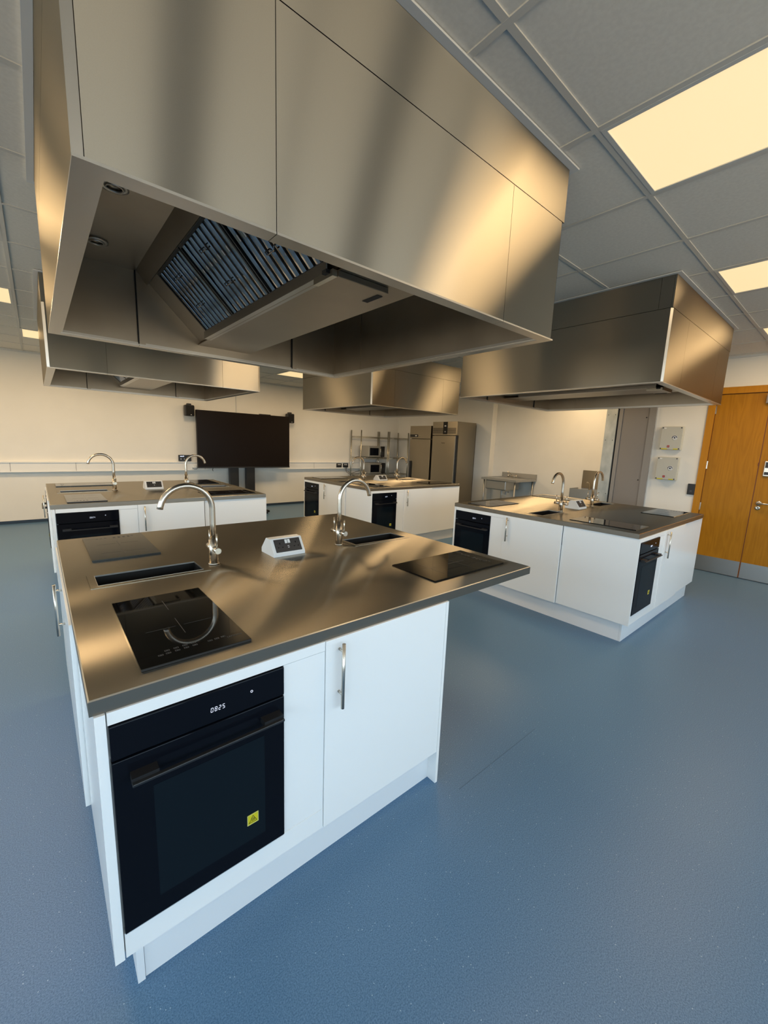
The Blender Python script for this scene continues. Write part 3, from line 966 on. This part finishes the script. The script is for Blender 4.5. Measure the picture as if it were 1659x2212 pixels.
ocA = make_oven_cabinet(.597)
ocB = make_oven_cabinet(.665)
ov = make_oven()
bc = make_base_cabinet()
clock2 = clock_mesh('0824')
used = {'A': False, 'B': False, 'ov': False, 'bc': False}
FACE = ['near face', 'right side', 'back face', 'left side']
def place(kind, src, label, loc, rz):
    if not used[kind]:
        used[kind] = True
        src.location = loc; src.rotation_euler = (0, 0, rz); src['label'] = label
        return src
    return dup(src, label, loc, rz)
def unit(i, ox, oy, origin, rz, fname, do_base=True, wide=False):
    R = Matrix.Rotation(rz, 3, 'Z')
    def at(x, y, z=0):
        v = R @ Vector((x, y, z))
        return (ox + origin[0] + v.x, oy + origin[1] + v.y, z)
    n = INAME[i]
    place('B' if wide else 'A', ocB if wide else ocA, 'white oven housing cabinet on the %s of the %s' % (fname, n), at(0, 0), rz)
    o = place('ov', ov, 'black built-in oven in the %s of the %s' % (fname, n), at(.0335, 0, .2415), rz)
    if not (i == 0 and fname == 'near face'):
        for ch in o.children:
            for g in ch.children:
                if g.name.startswith('clock_digits'):
                    g.data = clock2
    if do_base:
        place('bc', bc, 'white base cabinet with bar handle on the %s of the %s' % (fname, n), at(.6385, .010), rz)
    return at
for i, (x, y) in enumerate(ISL):
    unit(i, x, y, (0, 0), 0, FACE[0])
    if i:
        unit(i, x, y, (0, DY), -PI / 2, FACE[3])
    else:
        dup(bc, 'white base cabinet with bar handle on the left side of the nearest island', (x + .010, y + DY - .6385, 0), -PI / 2)
        c = thing('plain_cabinet', 'plain white cabinet without handle, far end of the left side of the nearest island', 'cabinet', (x, y + 1.203, 0))
        box('door', 'white', (-.008, .010, .0, .634, .163, .879), c)
        MB().box(.011, .58, .0, .016, .163, .70).box(.011, .58, .60, .616, .163, .879).box(.011, .58, .016, .60, .163, .179).build('carcass', 'carcass', c)
        e = thing('end_panel', 'tall white end panel reaching the floor under the overhang of the nearest island', 'panel', (x, y, 0))
        box('board', 'white', (1.2365, 1.252, -.008, DY, 0, .879), e)
        e = thing('back_panel', 'plain white back panel on the hidden far side of the nearest island', 'panel', (x, y, 0))
        box('board', 'white', (.64, 1.235, DY - .018, DY, .163, .879), e)
        p = thing('plinth', 'white plinth boards around the foot of the nearest island', 'plinth', (x, y, 0), group='white plinths')
        box('plinth_board', 'plinth', (.078, 1.236, .040, .056, 0, .162), p)
        box('plinth_board', 'plinth', (.058, .0765, .034, DY - .05, 0, .162), p)
        box('plinth_board', 'plinth', (.078, 1.236, DY - .066, DY - .05, 0, .162), p)
    if i:
        unit(i, x, y, (WX, 0), PI / 2, FACE[1], wide=True)
        unit(i, x, y, (WX, DY), PI, FACE[2])
        p = thing('plinth', 'white plinth boards around the foot of the %s' % INAME[i], 'plinth', (x, y, 0), group='white plinths')
        q = .045
        box('plinth_board', 'plinth', (q, WX - q, q, q + .016, 0, .162), p)
        box('plinth_board', 'plinth', (q, WX - q, DY - q - .016, DY - q, 0, .162), p)
        box('plinth_board', 'plinth', (q, q + .016, q + .017, DY - q - .017, 0, .162), p)
        box('plinth_board', 'plinth', (WX - q - .016, WX - q, q + .017, DY - q - .017, 0, .162), p)

# ------------------------------------------------------------------ display on its stand
tv = thing('display_screen', 'large black display screen on a two-column floor stand before the back wall', 'screen', (3.41, 7.6, 0))
pn = box('screen_panel', 'screen', (-1.005, 1.005, .0, .07, .915, 2.06), tv, bev=.004)
box('bezel', 'black', (-1.008, 1.008, -.004, .0, .909, .935), pn)
box('sensor_bar', 'black', (.30, .55, .0, .05, 2.058, 2.075), pn)
for x in (-.34, .02):
    box('column', 'black', (x, x + .185, .08, .18, .05, 1.6), tv)
box('cross_plate', 'black', (-.36, .23, .07, .08, 1.1, 1.8), tv)
for x in (-.34, .09):
    box('foot', 'black_matt', (x, x + .08, -.75, .25, .035, .075), tv, bev=.008)
for x in (-.32, .13):
    for yy in (-.70, .20):
        MB().tube([(x - .012, yy, .034), (x + .012, yy, .034)], .034, 14).build('castor', 'black', tv)
MB().tube([(-.68, .075, .95), (-.70, .085, .87), (-.69, .09, .84)], .006, 6).build('cable_end', 'cable', tv)

for nm, x, z, lab in (('l', 2.315, 1.93, 'black wall speaker left of the display screen, below the far left hood'), ('r', 4.50, 1.925, 'black wall speaker at the top right corner of the display screen')):
    s = thing('wall_speaker', lab, 'speaker', (x, YB, z), group='black wall speakers')
    box('cabinet', 'black', (-.090, .090, -.20, -.07, 0, .215), s, bev=.022)
    box('grille', 'black_matt', (-.073, .073, -.204, -.20, .02, .195), s, bev=.0015)
    MB().box(-.03, .03, -.08, 0, .12, .20).box(-.04, .04, -.16, -.08, .205, .245, bev=.01).build('bracket', 'black', s)
    box('badge', 'mark_w', (.008, .028, -.206, -.204, .02, .032), s)

cp = thing('wall_controller', 'small black lit control panel on the wall left of the display screen', 'panel', (2.22, YB, 1.04))
b = box('body', 'black', (-.11, .125, -.045, 0, 0, .12), cp, bev=.004)
MB().box(-.085, -.035, -.0465, -.045, .085, .10).box(-.03, -.012, -.0465, -.045, .085, .105).build('lit_display', 'led', b)
MB().box(-.08, -.06, -.0465, -.045, .03, .05).box(-.015, .0, -.0465, -.045, .03, .05).build('button', 'mark_w', b)
so = thing('white_socket', 'white plug socket with plug on the trunking below the small control panel', 'socket', (2.40, YB - .055, .875))
box('faceplate', 'plastic_white', (-.06, .06, -.010, 0, 0, .115), so, bev=.002)
box('plug', 'plastic_white', (-.03, .03, -.045, -.010, .03, .08), so, bev=.004)
MB().tube([(-.05, -.02, .03), (-.02, -.03, .005), (.03, -.03, .002), (.055, -.02, .03)], .004, 6).build('cable', 'mark', so)

for k, (x, lab) in enumerate(((5.945, 'left black twin socket on the trunking beside the wire rack'), (6.15, 'right black twin socket with plugged cables beside the wire rack'))):
    s = thing('black_socket', lab, 'socket', (x, YB - .055, .885), group='black sockets on the trunking')
    box('faceplate', 'black', (-.082, .082, -.010, 0, 0, .105), s, bev=.002)
    MB().box(-.045, -.005, -.014, -.010, .06, .085).box(.005, .045, -.014, -.010, .06, .085).build('rocker_switch', 'mark_w', s)
    if k:
        MB().box(-.05, .0, -.05, -.010, .01, .05).box(.01, .055, -.05, -.010, .01, .05).build('plug', 'black', s)
cbl = MB().tube([(6.13, 7.78, .90), (6.11, 7.76, .82), (6.14, 7.74, .76), (6.25, 7.72, .70), (6.40, 7.70, .66)], .006, 6)
tag(cbl.build('power_cable', 'cable'), 'black cable hanging from the right black socket down to the lower shelf', 'cable')
cbl = MB().tube([(6.17, 7.79, .90), (6.18, 7.81, .80), (6.33, 7.83, .72), (6.50, 7.83, .76), (6.66, 7.83, .80), (6.72, 7.83, .98)], .006, 6)
tag(cbl.build('power_cable', 'cable'), 'black cable looping from the right black socket up to the microwave', 'cable')

# ------------------------------------------------------------------ wire racks and microwaves
def make_rack(w_, d_=.43):
    t = thing('wire_rack', 'x', 'shelf', (0, 0, 0), group='chrome wire racks')
    for px in (0, w_):
        for py in (0, d_):
            MB().tube([(px, py, .0), (px, py, 1.86)], .016, 10).build('post', 'wire', t)
    for z in (.22, .72, 1.16, 1.70):
        m = MB()
        for yy in (0, d_):
            m.tube([(0, yy, z), (w_, yy, z)], .005, 6).tube([(0, yy, z - .028), (w_, yy, z - .028)], .004, 6)
            n = int(w_ / .045)
            for k in range(n):
                xa = w_ * k / n; xb = w_ * (k + .5) / n; xc = w_ * (k + 1) / n
                m.tube([(xa, yy, z), (xb, yy, z - .028), (xc, yy, z)], .0022, 4, False)
        for xx in (0, w_):
            m.tube([(xx, 0, z), (xx, d_, z)], .005, 6).tube([(xx, 0, z - .028), (xx, d_, z - .028)], .004, 6)
        n = int(w_ / .028)
        for k in range(1, n):
            m.tube([(w_ * k / n, 0, z + .004), (w_ * k / n, d_, z + .004)], .0018, 4, False)
        m.build('shelf', 'wire', t)
    return t
rk = make_rack(.90)
rk.location = (6.30, 7.36, 0); rk['label'] = 'chrome wire rack holding two microwaves against the back wall'
rk2 = make_rack(.70)
rk2.location = (7.25, 7.36, 0); rk2['label'] = 'empty chrome wire rack partly hidden behind the fridges'

def make_micro():
    t = thing('microwave_oven', 'x', 'microwave', (0, 0, 0), group='silver microwave ovens')
    W_, D_, H_ = .54, .38, .30
    box('casing', 'micro', (0, W_, 0, D_, .015, H_), t, bev=.004)
    d = box('door', 'micro', (.0, .40, -.02, -.001, .018, H_ - .003), t, bev=.003)
    box('door_window', 'oven_black', (.035, .33, -.022, -.020, .055, .25), d)
    MB().tube([(.372, -.022, .06), (.372, -.05, .075), (.372, -.05, .235), (.372, -.022, .25)], .010, 8).build('handle', 'tap', d)
    p = box('control_panel', 'black', (.402, W_, -.018, -.001, .018, H_ - .003), t, bev=.002)
    box('keypad', 'grey_slate', (.43, .51, -.0195, -.018, .06, .17), p)
    for x in (.04, W_ - .04):
        for y in (.04, D_ - .04):
            MB().tube([(x, y, 0), (x, y, .015)], .014, 8).build('rubber_foot', 'black', t)
    return t
mc = make_micro()
mc.location = (6.56, 7.38, 1.168); mc['label'] = 'silver microwave on the upper shelf of the wire rack'
dup(mc, 'silver microwave on the lower shelf of the wire rack, level with the worktop', (6.60, 7.38, .728))

# ------------------------------------------------------------------ fridges (front faces -x)
f = thing('upright_fridge', 'taller steel upright fridge with black control strip and vent slots', 'fridge', (7.30, 5.07, 0))
box('cabinet', 'fridge', (.06, .68, 0, .76, .10, 2.10), f)
box('rear_edge', 'black_matt', (.68, .705, .01, .75, .12, 2.06), f)
d = box('door', 'fridge', (0, .055, .050, .755, .14, 1.775), f, bev=.004)
box('door_edge', 'kick', (.001, .05, .036, .050, .14, 1.775), d)
box('door_seal', 'black', (.03, .06, .004, .036, .14, 1.785), d)
text_mesh('maker_lettering', 'foster', .045, 'black', d, Matrix.Translation((-.001, .40, 1.61)) @ Matrix.Rotation(-PI / 2, 4, 'Z') @ Matrix.Rotation(PI / 2, 4, 'X'), .0006)
c = box('control_panel', 'fridge', (0, .06, .0, .76, 1.79, 2.10), f, bev=.003)
for k in range(5):
    z = 1.832 + k * .027
    box('vent_slot', 'dark_gap', (-.001, .004, .035, .29, z, z + .014), c)
    box('vent_slot', 'dark_gap', (-.001, .004, .43, .75, z, z + .014), c)
st = box('control_strip', 'black_matt', (-.004, .002, .295, .425, 1.815, 2.095), c)
box('display', 'mark_w', (-.006, -.004, .335, .385, 1.99, 2.015), st)
MB().ring((-.004, .36, 1.87), .010, .016, -.002, 0, 16, 'x').build('lock', 'mark_w', st)
for x in (.12, .62):
    for y in (.08, .68):
        MB().tube([(x, y, 0), (x, y, .10)], .025, 10).build('foot', 'kick', f)

f = thing('upright_fridge', 'shorter steel upright fridge with black handle beside the wire rack', 'fridge', (7.30, 5.89, 0))
box('cabinet', 'fridge', (.06, .70, 0, .72, .10, 2.01), f)
box('side_gap', 'black_matt', (.06, .69, -.045, -.001, .12, 2.00), f)
d = box('door', 'fridge', (0, .055, .0, .715, .14, 1.685), f, bev=.004)
box('handle', 'black', (-.035, .0, .630, .675, .62, 1.13), d, bev=.004)
c = box('control_panel', 'fridge', (0, .06, .0, .72, 1.70, 2.01), f, bev=.003)
s = box('display', 'black', (-.004, .001, .43, .71, 1.735, 1.80), c, bev=.0015)
box('display_digits', 'mark_w', (-.006, -.004, .47, .53, 1.755, 1.780), s)
MB().ring((0, .37, 1.765), .001, .012, -.006, 0, 12, 'x').build('lock', 'tap', c)
for x in (.12, .62):
    for y in (.08, .64):
        MB().tube([(x, y, 0), (x, y, .10)], .025, 10).build('foot', 'kick', f)

# ------------------------------------------------------------------ catering sink in the alcove
ks = thing('catering_sink', 'steel catering sink on legs with tap, in the alcove right of the fridges', 'sink', (7.38, 3.51, 0))
zt_ = .90
m = MB().box(0, .80, 0, .86, zt_ - .045, zt_ - .006)
m.box(0, .80, 0, .02, zt_ - .006, zt_).box(0, .02, .02, .84, zt_ - .006, zt_).box(0, .80, .84, .86, zt_ - .006, zt_)
m.build('sink_top', 'kick', ks)
box('upstand', 'kick', (.785, .80, 0, .86, zt_, zt_ + .10), ks)
MB().box(.08, .60, .28, .80, zt_ - .25, zt_ - .046, bev=.02).build('bowl', 'kick', ks)
for x in (.05, .74):
    for y in (.05, .81):
        MB().tube([(x, y, 0), (x, y, zt_ - .045)], .018, 10).build('leg', 'kick', ks)
tpx = MB().tube([(.70, .54, zt_), (.70, .54, zt_ + .05), (.60, .54, zt_ + .10), (.52, .54, zt_ + .13)], .010, 8)
tpx.tube([(.70, .44, zt_), (.70, .44, zt_ + .06)], .018, 10).tube([(.70, .64, zt_), (.70, .64, zt_ + .06)], .018, 10).tube([(.70, .44, zt_ + .03), (.70, .64, zt_ + .03)], .010, 8)
tpx.build('mixer_tap', 'tap', ks)
for y in (.44, .64):
    MB().tube([(.70, y, zt_ + .06), (.66, y, zt_ + .085)], .006, 8).build('tap_lever', 'tap', ks)
MB().tube([(.34, .54, zt_ - .25), (.34, .54, zt_ - .36), (.50, .54, zt_ - .40), (.50, .54, zt_ - .33), (.60, .54, zt_ - .33)], .02, 10).build('waste_pipe', 'plastic_white', ks)

hs = thing('wall_hand_basin', 'small boxy steel hand basin with tall splashback on the alcove wall', 'basin', (XA, 2.12, 0))
m = MB().box(-.34, -.005, 0, .50, .62, .63).box(-.34, -.325, 0, .50, .63, .82).box(-.325, -.005, 0, .015, .63, .82).box(-.325, -.005, .485, .50, .63, .82)
m.build('bowl', 'kick', hs)
box('splashback', 'fridge', (-.02, -.004, .02, .42, .82, 1.17), hs)
MB().tube([(-.08, .24, .80), (-.08, .24, .93), (-.20, .24, .95)], .012, 8).build('spout', 'tap', hs)
tag(MB().tube([(XA - .05, 2.10, 1.16), (XA - .05, 2.10, 1.50)], .012, 8).tube([(XA - .05, 2.10, 1.49), (XA - .05, 2.10, 1.51)], .028, 12).tube([(XA - .05, 2.10, 1.165), (XA, 2.10, 1.165)], .01, 8).build('wall_pipe', 'grey_frame'), 'thin dark upright pipe on the alcove wall beside the steel column', 'pipe')

# ------------------------------------------------------------------ enclosures and reader by the doors
def enclosure(z, lab):
    t = thing('control_box', lab, 'box', (XR, .608, z), group='beige control boxes')
    box('back_box', 'clear', (-.055, -.001, 0, .255, 0, .318), t, bev=.004)
    l = box('lid', 'beige', (-.075, -.056, .004, .251, .004, .314), t, bev=.004)
    for y in (.02, .235):
        for zz in (.018, .300):
            MB().ring((-.075, y, zz), .0005, .008, -.003, 0, 10, 'x').build('lid_screw', 'black', l)
    # round emblem: dark arc over a small dial
    m = MB()
    n = 12
    cy, cz = .085, .165
    for k in range(n):
        a0, a1 = PI * (-.05 + 1.1 * k / n), PI * (-.05 + 1.1 * (k + 1) / n)
        m.quad((-.0762, cy + .020 * math.cos(a0), cz + .020 * math.sin(a0)), (-.0762, cy + .030 * math.cos(a0), cz + .030 * math.sin(a0)), (-.0762, cy + .030 * math.cos(a1), cz + .030 * math.sin(a1)), (-.0762, cy + .020 * math.cos(a1), cz + .020 * math.sin(a1)))
    e = MB().ring((-.075, cy, cz), .0005, .033, -.001, 0, 24, 'x').build('emblem', 'plastic_white', l)
    m.build('emblem_arc', 'navy', l)
    MB().ring((-.0755, cy, cz), .0005, .011, -.0012, 0, 16, 'x').build('emblem_dial', 'navy', l)
    r = box('red_switch', 'led_red', (-.081, -.075, .132, .158, .034, .062), l)
    box('switch_dot', 'mark_w', (-.082, -.081, .142, .148, .045, .051), r)
    box('caution_label', 'yellow', (-.0762, -.0752, .155, .228, .006, .020), l)
    box('caution_label', 'yellow', (-.0762, -.0752, .030, .085, .006, .020), l)
    box('white_label', 'plastic_white', (-.0762, -.0752, .195, .222, .290, .302), l)
    return t
enclosure(1.601, 'upper beige control box on the wall left of the wooden doors')
enclosure(1.184, 'lower beige control box on the wall left of the wooden doors')
cr_ = thing('card_reader', 'small black card reader plate beside the wooden door frame', 'reader', (XR, .387, 1.010))
b = box('plate', 'black', (-.02, 0, .0, .083, 0, .146), cr_, bev=.003)
box('reader_window', 'mark', (-.022, -.020, .030, .055, .035, .06), b)
